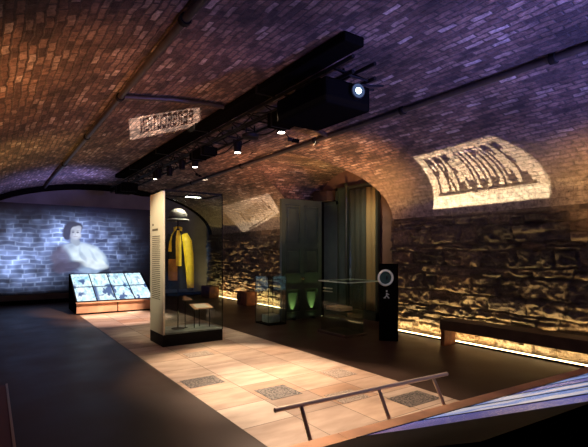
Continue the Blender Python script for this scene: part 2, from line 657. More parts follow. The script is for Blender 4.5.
# rubble stone wall with real relief
def vnoise(x, y, seed):
    r = np.random.default_rng(seed)
    T = r.random((64, 64))
    xi, yi = np.floor(x).astype(int), np.floor(y).astype(int)
    fx, fy = x - xi, y - yi
    fx, fy = fx * fx * (3 - 2 * fx), fy * fy * (3 - 2 * fy)
    g = lambda a, b: T[a % 64, b % 64]
    return (g(xi, yi) * (1 - fx) + g(xi + 1, yi) * fx) * (1 - fy) + (g(xi, yi + 1) * (1 - fx) + g(xi + 1, yi + 1) * fx) * fy


def stone_wall(name, y0, y1, step, seed):
    r = np.random.default_rng(seed)
    ny, nz = int((y1 - y0) / step), int((HS + 0.03) / step)
    Y, Z = np.meshgrid(np.linspace(y0, y1, ny), np.linspace(0, HS + 0.03, nz), indexing='ij')
    wy = Y + (vnoise(Y * 3, Z * 3, seed + 1) - .5) * 0.10
    wz = Z + (vnoise(Y * 2.2, Z * 3, seed + 2) - .5) * 0.06 + (vnoise(Y * 7, Z * 7, seed + 3) - .5) * 0.03
    D = np.full(Y.shape, -0.03)
    C = np.zeros(Y.shape + (3,))
    C[:] = (0.16, 0.13, 0.10)
    z = -0.1
    pal = [(0.21, 0.165, 0.12), (0.15, 0.12, 0.095), (0.27, 0.21, 0.15), (0.12, 0.10, 0.085), (0.24, 0.17, 0.115)]
    while z < HS + 0.2:
        h = r.choice([0.11, 0.15, 0.20, 0.26, 0.32])
        y = y0 - 0.6
        while y < y1 + 0.3:
            wd = r.uniform(0.22, 0.75) * (0.6 + h * 1.6)
            hh = h * r.choice([1.0, 1.0, 0.55])
            for (za, zb) in ((z, z + hh), (z + hh, z + h)):
                if zb - za < 0.03:
                    continue
                d = np.minimum.reduce([wy - y, y + wd - wy, wz - za, zb - wz])
                inside = d > 0
                if not inside.any():
                    continue
                prot = r.uniform(0.0, 0.07)
                ty, tz = r.uniform(-0.10, 0.10), r.uniform(-0.16, 0.16)
                e = np.clip(d / 0.035, 0, 1)
                e = 1 - (1 - e) ** 2.2
                hgt = -0.03 + e * (0.05 + prot + (wy - y - wd / 2) * ty + (wz - (za + zb) / 2) * tz)
                D = np.where(inside, hgt, D)
                c = np.array(pal[r.integers(len(pal))]) * r.uniform(0.55, 1.15) * 0.75
                mixk = np.clip(d / 0.02, 0, 1)[..., None]
                C = np.where(inside[..., None], C * (1 - mixk) + c * mixk, C)
            y += wd
        z += h
    D = D + (vnoise(Y * 8, Z * 12, seed + 5) - .5) * 0.06 + (vnoise(Y * 19, Z * 24, seed + 6) - .5) * 0.034 - np.abs(vnoise(Y * 7, Z * 11, seed + 7) - .5) * 0.085 - np.abs(vnoise(Y * 17, Z * 27, seed + 8) - .5) * 0.05 + 0.03
    fade = np.clip((HS + 0.03 - Z) / 0.12, 0, 1)
    D = D * fade
    P = np.stack([XR - D, Y, Z], -1)
    return struct(grid_mesh(name, P, M_STONE, col=C, smooth=True))


stone_wall('wall_right', 1.0, JN, 0.0155, 3)
stone_wall('wall_right_far', JF, YB, 0.022, 9)
slabbox('wall_right_rear', XR, XR + 0.2, YA, 1.0, 0, HS + 0.05, M_WALLDARK)

# black arch band standing in for the shadow gap above the end wall
P = np.zeros((90, 4, 3))
for i, a in enumerate(np.linspace(0.02, PI - 0.02, 90)):
    for j, (dr, yy) in enumerate(((0.0, YB - 0.28), (0.17, YB - 0.28), (0.17, YB), (0.0, YB))):
        dr *= min(1.0, max(0.04, (a - 1.0) * 5))
        P[i, j] = (X0 + (AX - dr) * math.cos(a), yy, HS + (RZ - dr * 0.9) * math.sin(a))
struct(grid_mesh('shade_band_1', P, M_MATTE, smooth=False))

# pale slab path let into the dark floor
PX0, PX1, PY0, PY1 = 1.82, 4.05, 1.2, 12.0
path = quad('tiled_path', [(PX0, PY0, 0.004), (PX1, PY0, 0.004), (PX1, PY1, 0.004), (PX0, PY1, 0.004)], M_SLAB,
            [(0, 0), (PX1 - PX0, 0), (PX1 - PX0, PY1 - PY0), (0, PY1 - PY0)])
for (xa, xb, ya, yb) in ((1.88, 2.32, 4.80, 5.15), (2.44, 2.83, 3.93, 4.32), (3.52, 3.86, 4.16, 4.50), (3.46, 3.95, 2.96, 3.28),
                         (2.98, 3.36, 3.42, 3.74), (2.42, 2.82, 6.22, 6.52)):
    MB().box(xa, xb, ya, yb, 0.0045, 0.0075).build('patterned_tile', M_PTILE if (xa, ya) in ((1.88, 4.80), (2.44, 3.93), (3.46, 2.96)) else M_PTILEP, path)

# ------------------------------------------------------------------ recess doorway: glazed door set, drapes, post
dr = struct(thing('door_1', None, None, (0, 0, 0)))
mb = MB()
XD = 7.20
for (ya, yb, zt) in ((9.30, 9.38, 2.86), (8.50, 8.57, 3.18), (8.13, 8.18, 3.18), (7.10, 7.17, 3.18)):
    mb.box(XD, XD + 0.08, ya, yb, 0, zt)
mb.box(XD, XD + 0.08, 7.10, 9.38, 0, 0.20)
mb.box(XD, XD + 0.08, 7.10, 8.57, 3.12, 3.18)
mb.box(XD, XD + 0.08, 8.50, 9.38, 2.78, 2.86)
mb.build('door_frame', M_FRAMEG, dr)
MB().box(XD + 0.03, XD + 0.05, 8.57, 9.30, 0.20, 2.78).build('green_panel', M_DOOR, dr)
MB().box(XD + 0.03, XD + 0.05, 8.18, 8.50, 0.20, 3.12).build('green_panel', M_DOOR, dr)
MB().box(XD + 0.03, XD + 0.04, 7.17, 8.13, 0.20, 3.12).build('glass_pane', M_GLASS, dr)


def drape(name, ya, yb, z0, z1, m, folds):
    n = folds * 10
    yy = np.linspace(ya, yb, n)
    zz = np.linspace(z0, z1, 12)
    Pd = np.zeros((n, 12, 3))
    for i, y in enumerate(yy):
        for j, z in enumerate(zz):
            Pd[i, j] = (XD + 0.10 + 0.012 * math.sin(2 * PI * folds * i / n + 0.3 * math.sin(z * 2)), y, z)
    o = grid_mesh(name, Pd, m)
    so = o.modifiers.new('thickness', 'SOLIDIFY')
    so.thickness = 0.006
    return o


tag(drape('drape', 7.56, 8.12, 0.21, 3.10, M_GREYCURT, 3), 'grey drape hanging behind the glazed door under the arch', 'curtain')
tag(drape('drape', 7.18, 7.56, 0.21, 3.10, M_TANCURT, 2), 'tan drape hanging beside the grey drape under the arch', 'curtain')
tag(MB().box(7.02, 7.355, 8.70, 9.28, 2.88, 3.14, b=0.01).build('wall_box', M_DKWOOD), 'dark brown box high under the arch behind the green door', 'box')
tag(MB().tube([(7.10, 8.05, 0), (7.10, 8.05, 3.15), (7.05, 8.02, 3.22)], [0.03, 0.03, 0.05]).build('slim_post', M_FRAMEG, smooth=True), 'slim dark post rising before the glazed door under the arch', 'post')

# ------------------------------------------------------------------ freestanding green door
gd = thing('panelled_door', 'tall dark green panelled door lit from below before the arch', 'door', (6.06, 8.46, 0))
W2 = 0.58
mb = MB()
mb.box(-W2, W2, -0.005, 0.045, 0, 2.80)
for (xa, xb) in ((-W2, -W2 + 0.11), (-0.055, 0.055), (W2 - 0.11, W2)):
    mb.box(xa, xb, -0.03, -0.005, 0, 2.80)
for (za, zb) in ((0, 0.16), (0.70, 1.06), (1.66, 1.76), (2.66, 2.80)):
    mb.box(-W2 + 0.11, -0.055, -0.03, -0.005, za, zb)
    mb.box(0.055, W2 - 0.11, -0.03, -0.005, za, zb)
mb.build('door_leaf', M_DOOR, gd)
for (za, zb) in ((0.16, 0.70), (1.06, 1.66), (1.76, 2.66)):
    for (xa, xb) in ((-W2 + 0.11, -0.055), (0.055, W2 - 0.11)):
        m2 = MB()
        m2.box(xa + 0.07, xb - 0.07, -0.022, -0.004, za + 0.07, zb - 0.07, b=0.008)
        for (a, b_, c, d) in ((xa, xb, za, za + 0.018), (xa, xb, zb - 0.018, zb), (xa, xa + 0.018, za, zb), (xb - 0.018, xb, za, zb)):
            m2.box(a, b_, -0.042, -0.005, c, d)
        m2.build('raised_panel', M_DOOR, gd)
MB().lathe([(0.0, 0.07), (0.028, 0.06), (0.034, 0.04), (0.02, 0.02), (0.014, 0)], 16, Matrix.Translation((-0.005, -0.03, 0.95)) @ Matrix.Rotation(PI / 2, 4, 'X')).build('door_knob', M_BRASS, gd, smooth=True)
MB().box(W2, W2 + 0.10, 0.0, 0.10, 0, 2.80).build('black_edge', M_MATTE, gd)  # matt black upright strip along the leaf's right edge
for i, dx in enumerate((-0.28, 0.28)):
    t = thing('uplight', ('left' if i == 0 else 'right') + ' one of two small green floor uplights before the panelled door', 'lamp', (6.06 + dx, 8.37, 0), 0, 'door uplights')
    MB().lathe([(0.0, 0.0), (0.045, 0.0), (0.045, 0.05), (0.038, 0.05), (0.034, 0.035), (0.0, 0.035)], 16).build('housing', M_BLACK, t, smooth=True)
    MB().lathe([(0.0, 0.04), (0.033, 0.04)], 16).build('lens', emit('green_lens', (0.75, 1.0, 0.40), 3), t)
    lamp('door_uplight_beam', 'SPOT', (6.06 + dx, 8.365, 0.05), (6.06 + dx, 8.43, 0.75), 60, (0.72, 1.0, 0.30), 0.01, 40, 0.9)
lamp('bay_green', 'SPOT', (6.9, 8.3, 2.3), (7.15, 8.9, 3.5), 10, (0.85, 0.85, 0.25), 0.08, 60, 1.0)
lamp('recess_glow', 'SPOT', (6.2, 7.0, 2.9), (7.25, 7.6, 1.8), 60, (1.0, 0.78, 0.52), 0.1, 90, 1.0)

# ------------------------------------------------------------------ end wall projection
XP0, XP1, ZP0, ZP1 = -0.1, 4.75, 0.30, 3.05
NXp, NZp = 320, 190
gx, gz = np.meshgrid(np.linspace(XP0, XP1, NXp), np.linspace(ZP0, ZP1, NZp), indexing='ij')
FS, FC = math.sin(YAW), math.cos(YAW)


FWX = (vnoise(gx * 5, gz * 5, 71) - .5) * 0.10
FWZ = (vnoise(gx * 5, gz * 5, 72) - .5) * 0.10


def blob(cx, cz, rx, rz, rot=0.0, soft=0.25):
    dx, dz = gx - cx + FWX, gz - cz + FWZ
    c, s = math.cos(rot), math.sin(rot)
    a, b = (dx * c + dz * s) / rx, (-dx * s + dz * c) / rz
    d = np.sqrt(a * a + b * b)
    soft = soft * 0.65
    return np.clip((1 + soft - d) / (2 * soft), 0, 1)


def lay(Cc, msk, col):
    return Cc * (1 - msk[..., None]) + np.array(col) * msk[..., None]


rowh, bw = 0.135, 0.36
wz = gz + (vnoise(gx * 2.2, gz * 2.2, 40) - .5) * 0.07 + (vnoise(gx * 7, gz * 7, 50) - .5) * 0.03
row = np.floor(wz / rowh)
ux = gx / bw + 0.5 * (row % 2) + (vnoise(gx * 2, row * 3.3, 41) - .5) * 0.9
bid = np.floor(ux)
ed = np.minimum(np.minimum(ux - bid, 1 - ux + bid) * bw, np.minimum(wz / rowh - row, 1 - wz / rowh + row) * rowh)
joint = np.clip(1 - ed / 0.028, 0, 1)
tone = vnoise(bid * 3.7 + row * 1.3, row * 5.1 + bid * 0.7, 43)
cloud = vnoise(gx * 1.6, gz * 1.8, 44) * 0.6 + vnoise(gx * 4.2, gz * 4.2, 45) * 0.4
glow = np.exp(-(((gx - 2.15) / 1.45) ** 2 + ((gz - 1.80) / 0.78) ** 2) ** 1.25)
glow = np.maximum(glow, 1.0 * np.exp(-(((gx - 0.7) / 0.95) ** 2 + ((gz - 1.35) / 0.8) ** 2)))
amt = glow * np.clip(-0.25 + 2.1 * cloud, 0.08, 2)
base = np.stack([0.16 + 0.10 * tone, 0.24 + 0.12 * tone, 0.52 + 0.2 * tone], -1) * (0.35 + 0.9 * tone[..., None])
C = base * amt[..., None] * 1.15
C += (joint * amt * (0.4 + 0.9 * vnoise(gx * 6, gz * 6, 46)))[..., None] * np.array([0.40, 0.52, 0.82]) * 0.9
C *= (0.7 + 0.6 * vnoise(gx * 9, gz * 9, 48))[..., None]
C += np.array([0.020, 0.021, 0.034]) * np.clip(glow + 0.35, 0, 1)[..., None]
# the woman of the projection: hair, face, blouse, folded arms
PXc, PZc = 2.24, 2.16
bgC = C.copy()
C = lay(C, blob(PXc + 0.34, 1.36, 0.66, 0.46, -0.35, 0.10), (0.24, 0.33, 0.50))
C = lay(C, blob(PXc + 0.02, 1.68, 0.42, 0.17, 0.05, 0.30), (0.34, 0.43, 0.58))
C = lay(C, blob(PXc + 0.36, 1.44, 0.52, 0.34, -0.25, 0.25), (0.58, 0.70, 0.80))
C = lay(C, blob(PXc + 0.52, 1.22, 0.46, 0.17, -0.30, 0.25), (0.64, 0.74, 0.82))
C = lay(C, blob(PXc + 0.22, 1.50, 0.05, 0.25, 0.5, 0.5) * 0.5, (0.25, 0.34, 0.50))
C = lay(C, blob(PXc + 0.55, 1.42, 0.04, 0.22, 0.5, 0.5) * 0.45, (0.27, 0.36, 0.52))
C = lay(C, blob(PXc - 0.42, 1.36, 0.26, 0.40, 0.1, 0.35) * 0.8, (0.13, 0.12, 0.20))
C = lay(C, blob(PXc - 0.20, 1.12, 0.46, 0.17, 0.12, 0.45) * 0.9, (0.070, 0.062, 0.11))
C = lay(C, blob(PXc - 0.08, PZc + 0.14, 0.29, 0.27, 0, 0.16), (0.045, 0.050, 0.085))
C = lay(C, blob(PXc - 0.20, PZc + 0.02, 0.16, 0.22, 0, 0.2), (0.05, 0.055, 0.095))
C = lay(C, blob(PXc + 0.00, 1.88, 0.12, 0.14, 0, 0.2), (0.30, 0.36, 0.47))
C = lay(C, blob(PXc + 0.03, PZc + 0.02, 0.175, 0.245, 0.04, 0.14), (0.40, 0.44, 0.56))
C = lay(C, blob(PXc + 0.08, PZc - 0.02, 0.09, 0.17, 0.0, 0.5) * 0.5, (0.62, 0.66, 0.74))
for ex_ in (-0.045, 0.105):
    C = lay(C, blob(PXc + ex_, PZc + 0.055, 0.042, 0.022, 0, 0.5), (0.06, 0.07, 0.12))
    C = lay(C, blob(PXc + ex_, PZc + 0.105, 0.05, 0.011, 0, 0.5) * 0.7, (0.16, 0.17, 0.25))
C = lay(C, blob(PXc + 0.025, PZc - 0.02, 0.016, 0.065, 0.05, 0.5) * 0.6, (0.32, 0.35, 0.46))
C = lay(C, blob(PXc + 0.035, PZc - 0.115, 0.055, 0.015, 0, 0.5) * 0.85, (0.20, 0.18, 0.27))
C = lay(C, blob(PXc - 0.10, PZc - 0.02, 0.05, 0.16, 0, 0.6) * 0.5, (0.26, 0.28, 0.38))
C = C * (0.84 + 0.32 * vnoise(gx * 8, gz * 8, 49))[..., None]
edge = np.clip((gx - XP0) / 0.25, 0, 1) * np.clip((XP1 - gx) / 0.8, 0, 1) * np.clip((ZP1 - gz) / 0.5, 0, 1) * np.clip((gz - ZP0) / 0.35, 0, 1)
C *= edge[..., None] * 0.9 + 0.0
isfig = (np.abs(C - bgC * (edge[..., None] * 0.9)).sum(-1) > 0.10) & (np.abs(gx - 2.35) < 1.0) & (gz < 2.65) & (gz > 0.98)
kf = isfig[:-1, :-1]
P = np.stack([gx, np.full(gx.shape, YB - 0.004), gz], -1)
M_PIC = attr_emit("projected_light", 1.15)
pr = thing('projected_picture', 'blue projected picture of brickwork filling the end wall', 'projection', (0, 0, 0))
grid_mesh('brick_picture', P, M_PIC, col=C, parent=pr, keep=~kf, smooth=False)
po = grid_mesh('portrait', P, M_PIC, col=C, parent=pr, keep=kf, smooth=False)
po['label'] = 'projected woman with dark hair and pale blouse, arms folded'

# ------------------------------------------------------------------ sloped picture tables
TD, TZ0, TZ1 = 1.50, 0.30, 0.97


def picture(n, m, seed, kind):
    a, b = np.meshgrid(np.linspace(0, 1, n), np.linspace(0, 1, m), indexing='ij')
    f = vnoise(a * 4 + seed, b * 6, seed) * 0.5 + vnoise(a * 11, b * 17 + seed, seed + 1) * 0.5
    g = vnoise(a * 4 + 3 + f * 1.5, b * 5 + seed * 2 + f, seed + 2) * 0.7 + f * 0.3
    if kind == 'far':
        c = np.stack([0.16 + 0.72 * f, 0.46 + 0.52 * f, 0.66 + 0.34 * f], -1)
        dk = np.clip((g - 0.62) * 9, 0, 1)
        c = c * (1 - dk[..., None]) + np.array([0.05, 0.10, 0.24]) * dk[..., None]
        ln = np.clip(1 - np.abs(vnoise(a * 5, b * 5, seed + 3) - 0.5) * 22, 0, 1)
        c = c * (1 - 0.6 * ln[..., None]) + np.array([0.06, 0.12, 0.2]) * 0.6 * ln[..., None]
        c[:, int(m * .49):int(m * .52)] = (0.02, 0.05, 0.09)
    else:
        q = vnoise(a * 1.4 + seed, b * 3.2 + seed, seed + 6)[..., None]
        lo_, hi_ = (np.array([0.075, 0.075, 0.26]), np.array([0.10, 0.13, 0.48])) if seed % 3 == 0 else (np.array([0.09, 0.19, 0.58]), np.array([0.24, 0.42, 0.85]))
        c = (lo_ * (1 - q) + hi_ * q) * (0.85 + 0.3 * f[..., None])
        if seed in (91, 55):
            wh = np.clip((g - 0.50) * 9, 0, 1)
            c = c * (1 - wh[..., None]) + np.array([0.62, 0.60, 0.70]) * wh[..., None]
    return c


def touch_table(label, loc, rz, ncol, colw, border, kind, strength, seeds):
    """origin: left front foot of the screen area; x along the lip, y towards the high back"""
    t = thing('sloped_picture_table', label, 'display table', loc, rz)
    Lx0, Lx1 = -border, ncol * colw + 0.05
    # cabinet: black wedge
    prof = [(0.06, 0.0), (0.06, TZ0 - 0.03), (TD + 0.06, TZ1 - 0.01), (TD + 0.06, 0.0)]
    mb = MB()
    vs = [(x, y, z) for x in (Lx0, Lx1) for y, z in prof]
    mb.add(vs, [(0, 1, 2, 3), (7, 6, 5, 4), (0, 4, 5, 1), (1, 5, 6, 2), (2, 6, 7, 3), (3, 7, 4, 0)])
    mb.build('cabinet', M_GLOSSBLACK if border > 0.2 else M_MATTE, t)
    MB().box(Lx0, Lx1, -0.07, 0.11, TZ0 - 0.028, TZ0 - 0.002, b=0.004).build('lip', M_COPPER, t)
    npan = max(2, round((Lx1 - Lx0) / 0.9))
    for i in range(npan):
        xa = Lx0 + (Lx1 - Lx0) * i / npan
        xb = Lx0 + (Lx1 - Lx0) * (i + 1) / npan
        MB().box(xa + 0.012, xb - 0.012, 0.0, 0.055, 0.03, TZ0 - 0.035, b=0.003).build('front_panel', M_COPPER, t)
    sl = math.atan2(TZ1 - TZ0, TD)
    Ms = Matrix.Translation((0, 0.09, TZ0)) @ Matrix.Rotation(sl, 4, 'X')
    LEN = math.hypot(TD, TZ1 - TZ0) - 0.08
    me_ = attr_emit('screen_' + kind, strength)
    for i in range(ncol):
        n, m = 40, 60
        xa, xb = i * colw + 0.014, (i + 1) * colw - 0.014
        a, b = np.meshgrid(np.linspace(xa, xb, n), np.linspace(0.03, LEN, m), indexing='ij')
        Pp = np.zeros((n, m, 3))
        for p_ in range(n):
            for q_ in range(m):
                Pp[p_, q_] = Ms @ Vector((a[p_, q_], b[p_, q_], 0.012))
        grid_mesh('screen', Pp, me_, col=picture(n, m, seeds[i], kind), parent=t, smooth=False)
    mb = MB()
    for i in range(ncol + 1):
        mb.box(i * colw - 0.013, i * colw + 0.013, 0.0, LEN + 0.03, 0.0, 0.016, Ms)
    mb.box(-0.012, ncol * colw + 0.012, 0.0, 0.03, 0.0, 0.016, Ms)
    mb.box(-0.012, ncol * colw + 0.012, LEN, LEN + 0.03, 0.0, 0.016, Ms)
    mb.build('bezel', M_BLACK, t)
    return t


far_t = touch_table('sloped table of four pale blue pictures before the projection wall', (1.80, 12.15, 0), math.radians(-1.5), 4, 0.475, 0.03, 'far', 1.25, [5, 15, 26, 35])
near_t = touch_table('sloped table of blue pictures with steel rail in the near corner', (5.75, 2.04, 0), math.radians(180 - 3.3), 7, 0.53, -0.0, 'near', 0.6, [51, 61, 71, 81, 91, 55, 66])
near_t.location = (5.74, 2.06, 0)
# black glass end of the near table and its lean rail (children of the table, in its own frame)
ncl = 7 * 0.53
mb = MB()
prof = [(0.06, 0.0), (0.06, TZ0), (TD + 0.06, TZ1 + 0.02), (TD + 0.06, 0.0)]
vs = [(x, y, z) for x in (ncl + 0.013, ncl + 0.75) for y, z in prof]
mb.add(vs, [(0, 1, 2, 3), (7, 6, 5, 4), (0, 4, 5, 1), (1, 5, 6, 2), (2, 6, 7, 3), (3, 7, 4, 0)])
mb.build('end_panel', M_GLOSSBLACK, near_t)
MB().box(ncl + 0.052, ncl + 0.75, -0.07, 0.11, TZ0 - 0.028, TZ0 - 0.002, b=0.004).build('lip_end', M_COPPER, near_t)
MB().box(ncl + 0.06, ncl + 0.74, 0.0, 0.055, 0.03, TZ0 - 0.035, b=0.003).build('front_panel', M_COPPER, near_t)
RY, RZ_ = -0.36, 0.43
rail = MB().tube([(2.28, RY, RZ_), (4.10, RY, RZ_)], 0.018, 14).build('lean_rail', M_STEEL, near_t, smooth=True)
for x in (3.88, 3.12, 2.47):
    MB().tube([(x, -0.0, 0.04), (x, -0.14, 0.06), (x, RY, RZ_)], 0.0155, 10).build('bracket', M_STEEL, rail, smooth=True)

# ------------------------------------------------------------------ glass showcase with jacket
CX0, CX1, CY0, CY1, CH = 2.33, 3.40, 7.15, 7.85, 2.60
case = thing('glass_showcase', 'tall glass showcase holding a yellow jacket on the slab path', 'display case', (CX0, CY0, 0))
cw, cd = CX1 - CX0, CY1 - CY0
MB().box(0, cw, 0, cd, 0.0, 0.20, b=0.006).build('plinth', M_BLACK, case)
MB().box(0.03, cw - 0.01, 0.01, cd - 0.01, 0.20, 0.225).build('case_floor', M_BASE, case)
tp = MB().box(0.0, 0.035, 0.0, cd, 0.20, CH, b=0.003).build('text_panel', M_PANEL, case)
mb = MB()
rr = random.Random(4)
mb.box(-0.0025, 0.0, 0.50, 0.56, 2.02, 2.055)
mb.box(-0.0025, 0.0, 0.26, 0.56, 1.93, 1.965)
z = 1.84
while z > 0.78:
    y = 0.57
    while y > 0.17:
        wv = rr.uniform(0.03, 0.09)
        mb.box(-0.0025, 0.0, max(0.14, y - wv), y, z - 0.014, z)
        y -= wv + 0.013
    z -= 0.033
mb.build('lettering', M_INK, tp)
for nm, (a, b_, c, d) in (('front', (0.035, cw, 0.0, 0.010)), ('rear', (0.035, cw, cd - 0.010, cd)), ('side', (cw - 0.010, cw, 0.010, cd - 0.010))):
    MB().box(a, b_, c, d, 0.20, CH - 0.03).build('glass_pane', M_GLASS, case)
mb = MB()
for (a, b_, c, d) in ((0, cw, 0, 0.022), (0, cw, cd - 0.022, cd), (cw - 0.022, cw, 0, cd), (0, 0.022, 0, cd)):
    mb.box(a, b_, c, d, CH - 0.03, CH)
mb.box(cw - 0.012, cw + 0.002, -0.002, 0.012, 0.20, CH - 0.03)
mb.build('top_frame', M_BLACK, case)
lg = MB().box(0.52, 0.80, 0.30, 0.42, CH - 0.05, CH - 0.02, b=0.004).build('case_lamp', M_BLACK, case)
MB().box(0.53, 0.79, 0.31, 0.41, CH - 0.053, CH - 0.0505).build('lamp_face', M_CASELIGHT, lg)
lamp('case_lamp_light', 'SPOT', (CX0 + 0.45, CY0 + 0.25, CH - 0.08), (CX0 + 0.40, CY0 + 0.35, 0.3), 105, (1.0, 0.88, 0.68), 0.05, 80, 0.7)

# jacket on a slim stand
jk = thing('yellow_jacket', 'yellow and black oilskin jacket hanging inside the glass showcase', 'jacket', (2.71, 7.50, 0.225), math.radians(-22))


def loft(rings, n=28, a0=0, a1=2 * PI):
    vs, fs = [], []
    full = abs(a1 - a0 - 2 * PI) < 1e-6
    m = n if full else n + 1
    for (cx, cy, z, rx, ry) in rings:
        for k_ in range(m):
            a = a0 + (a1 - a0) * k_ / n
            wob = 1 + 0.035 * math.sin(5 * a + z * 7) + 0.02 * math.sin(9 * a - z * 5)
            vs.append((cx + rx * wob * math.cos(a), cy + ry * wob * math.sin(a), z))
    for i in range(len(rings) - 1):
        for k_ in range(n):
            k2 = (k_ + 1) % m if full else k_ + 1
            fs.append((i * m + k_, i * m + k2, (i + 1) * m + k2, (i + 1) * m + k_))
    return vs, fs


tor = [(0, 0, 0.70, 0.165, 0.12), (0, 0, 0.85, 0.165, 0.12), (0, 0, 1.10, 0.16, 0.115), (0, 0, 1.35, 0.165, 0.115), (0, 0, 1.52, 0.165, 0.11), (0, 0, 1.62, 0.14, 0.095), (0, 0, 1.69, 0.085, 0.07), (0, 0, 1.72, 0.06, 0.055)]
v, f = loft(tor)
MB().add(v, f).build('jacket_body', M_BLACKCLOTH, jk, smooth='all')
# yellow front edges either side of the opening, ochre lower front, yellow shoulder yoke
sh = [(c[0], c[1], c[2], c[3] + 0.008, c[4] + 0.008) for c in tor]
v, f = loft([r_ for r_ in sh if r_[2] >= 1.09], 8, -1.75, -1.20)
MB().add(v, f).build('front_edge', M_YELLOW, jk, smooth='all')
v, f = loft([r_ for r_ in sh if r_[2] >= 1.34], 8, -2.7, -2.25)
MB().add(v, f).build('front_edge', M_YELLOW, jk, smooth='all')
v, f = loft([r_ for r_ in sh if 0.72 <= r_[2] <= 1.2] + [(0, 0, 1.22, 0.166, 0.122)], 12, -2.9, -1.6)
MB().add([p for p in v], f).build('lower_front', M_ORANGE, jk, smooth='all')
MB().tube([(-0.05, -0.04, 1.71), (-0.055, -0.02, 1.76), (0, 0.05, 1.78), (0.055, -0.02, 1.76), (0.05, -0.04, 1.71)], 0.022, 10).build('collar', M_YELLOW, jk, smooth='all')
for sgn, pts in ((1, [(0.10, -0.02, 1.64), (0.155, -0.05, 1.52), (0.185, -0.09, 1.30), (0.20, -0.12, 1.08), (0.21, -0.15, 0.86), (0.215, -0.16, 0.72)]),
                 (-1, [(-0.10, 0.0, 1.64), (-0.15, 0.02, 1.52), (-0.175, 0.03, 1.30), (-0.185, 0.03, 1.08), (-0.19, 0.02, 0.86), (-0.19, 0.01, 0.74)])):
    sl_ = MB().tube(pts, [0.07, 0.085, 0.080, 0.075, 0.066, 0.058], 16).build('sleeve', M_YELLOW if sgn > 0 else M_BLACKCLOTH, jk, smooth='all')
    e = Vector(pts[-1])
    MB().tube([e + Vector((0, 0, 0.01)), e - Vector((0, 0.005, 0.05))], [0.05, 0.046], 14).build('cuff', M_BLACKCLOTH, sl_, smooth='all')
MB().tube([(0, 0, 0.0), (0, 0, 1.98)], 0.010, 10).build('stand_pole', M_BLACK, jk, smooth=True)
MB().lathe([(0, 0.012), (0.11, 0.010), (0.115, 0.0), (0, 0.0)], 20).build('stand_foot', M_BLACK, jk, smooth=True)
# hat on the stand above
hat = thing('domed_hat', 'grey domed hat with brim above the yellow jacket', 'hat', (2.71, 7.50, 2.13))
MB().lathe([(0.0, 0.195), (0.06, 0.19), (0.11, 0.165), (0.145, 0.12), (0.16, 0.06), (0.163, 0.02), (0.155, 0.0)], 28).build('crown', M_HAT, hat, smooth='all')
MB().lathe([(0.15, 0.02), (0.185, 0.008), (0.21, -0.012), (0.205, -0.018), (0.15, 0.008)], 28).build('brim', M_HAT, hat, smooth='all')
MB().lathe([(0.164, 0.025), (0.166, 0.045), (0.1635, 0.05)], 28).build('band', M_BLACKCLOTH, hat, smooth='all')
# rods with shoe and slanted card shelf
st = thing('shoe_stand', 'single thin rod stand carrying a pale shoe in the showcase', 'stand', (2.84, 7.50, 0.225))
MB().tube([(0, 0, 0), (0, 0, 0.475)], 0.008, 8).build('rod', M_BLACK, st, smooth=True)
MB().lathe([(0, 0.008), (0.045, 0.007), (0.047, 0), (0, 0)], 16).build('foot', M_BLACK, st, smooth=True)
MB().box(-0.05, 0.13, -0.045, 0.045, 0.475, 0.482).build('stand_plate', M_BLACK, st)
sh_ = thing('old_shoe', 'small pale leather shoe on the rod stand beneath the jacket', 'shoe', (2.88, 7.50, 0.707))
v, f = loft([(0.0, 0, 0.0, 0.085, 0.034), (0.0, 0, 0.02, 0.088, 0.036), (-0.015, 0, 0.045, 0.068, 0.032), (-0.045, 0, 0.065, 0.036, 0.028), (-0.05, 0, 0.085, 0.030, 0.025)], 20)
f.append(tuple(range(20)))
MB().add(v, f).build('upper', M_LEATHER, sh_, smooth='all')
MB().lathe([(0.0, 0.0), (0.09, 0.0), (0.09, 0.008), (0, 0.008)], 20, sx=1, sy=0.42).build('sole', M_BLACKCLOTH, sh_, smooth=True)
cs = thing('card_shelf', 'small slanted card shelf standing on thin rods in the showcase', 'shelf', (3.05, 7.40, 0.225))
for (x, y) in ((-0.08, 0.0), (0.07, 0.14), (0.20, -0.02)):
    MB().tube([(x, y, 0), (x, y, 0.36 + 0.20 * y)], 0.007, 8).build('rod', M_BLACK, cs, smooth=True)
MB().box(-0.11, 0.24, -0.10, 0.18, 0, 0.012, Matrix.Translation((0, 0, 0.36)) @ Matrix.Rotation(0.20, 4, 'X')).build('shelf_board', M_COPPER, cs)
MB().box(-0.06, 0.18, -0.07, 0.14, 0.0122, 0.015, Matrix.Translation((0, 0, 0.36)) @ Matrix.Rotation(0.20, 4, 'X')).build('card', M_CREAM, cs)

# ------------------------------------------------------------------ glass table, ring post, low glass case
gt = thing('glass_table', 'glass pedestal table with thin glass top before the arch', 'table', (5.35, 6.02, 0))
MB().box(-0.02, 0.86, 0.0, 0.84, 1.0, 1.014).build('tabletop', M_GLASSG, gt)
mb = MB()
for (a, b_, c, d) in ((-0.024, -0.02, -0.004, 0.844), (-0.024, 0.864, -0.004, 0.0), (0.86, 0.864, 0, 0.84), (-0.02, 0.86, 0.84, 0.844)):
    mb.box(a, b_, c, d, 0.998, 1.016)
mb.build('polished_edge', M_EDGE, gt)
for (a, b_, c, d) in ((-0.01, 0.0, 0.04, 0.78), (0.42, 0.43, 0.04, 0.78), (0.0, 0.42, 0.04, 0.05), (0.0, 0.42, 0.77, 0.78)):
    MB().box(a, b_, c, d, 0.05, 1.0).build('glass_pane', M_GLASSG, gt)
MB().box(-0.06, 0.48, -0.01, 0.83, 0.0, 0.05, b=0.006).build('foot_slab', M_DKWOOD, gt)
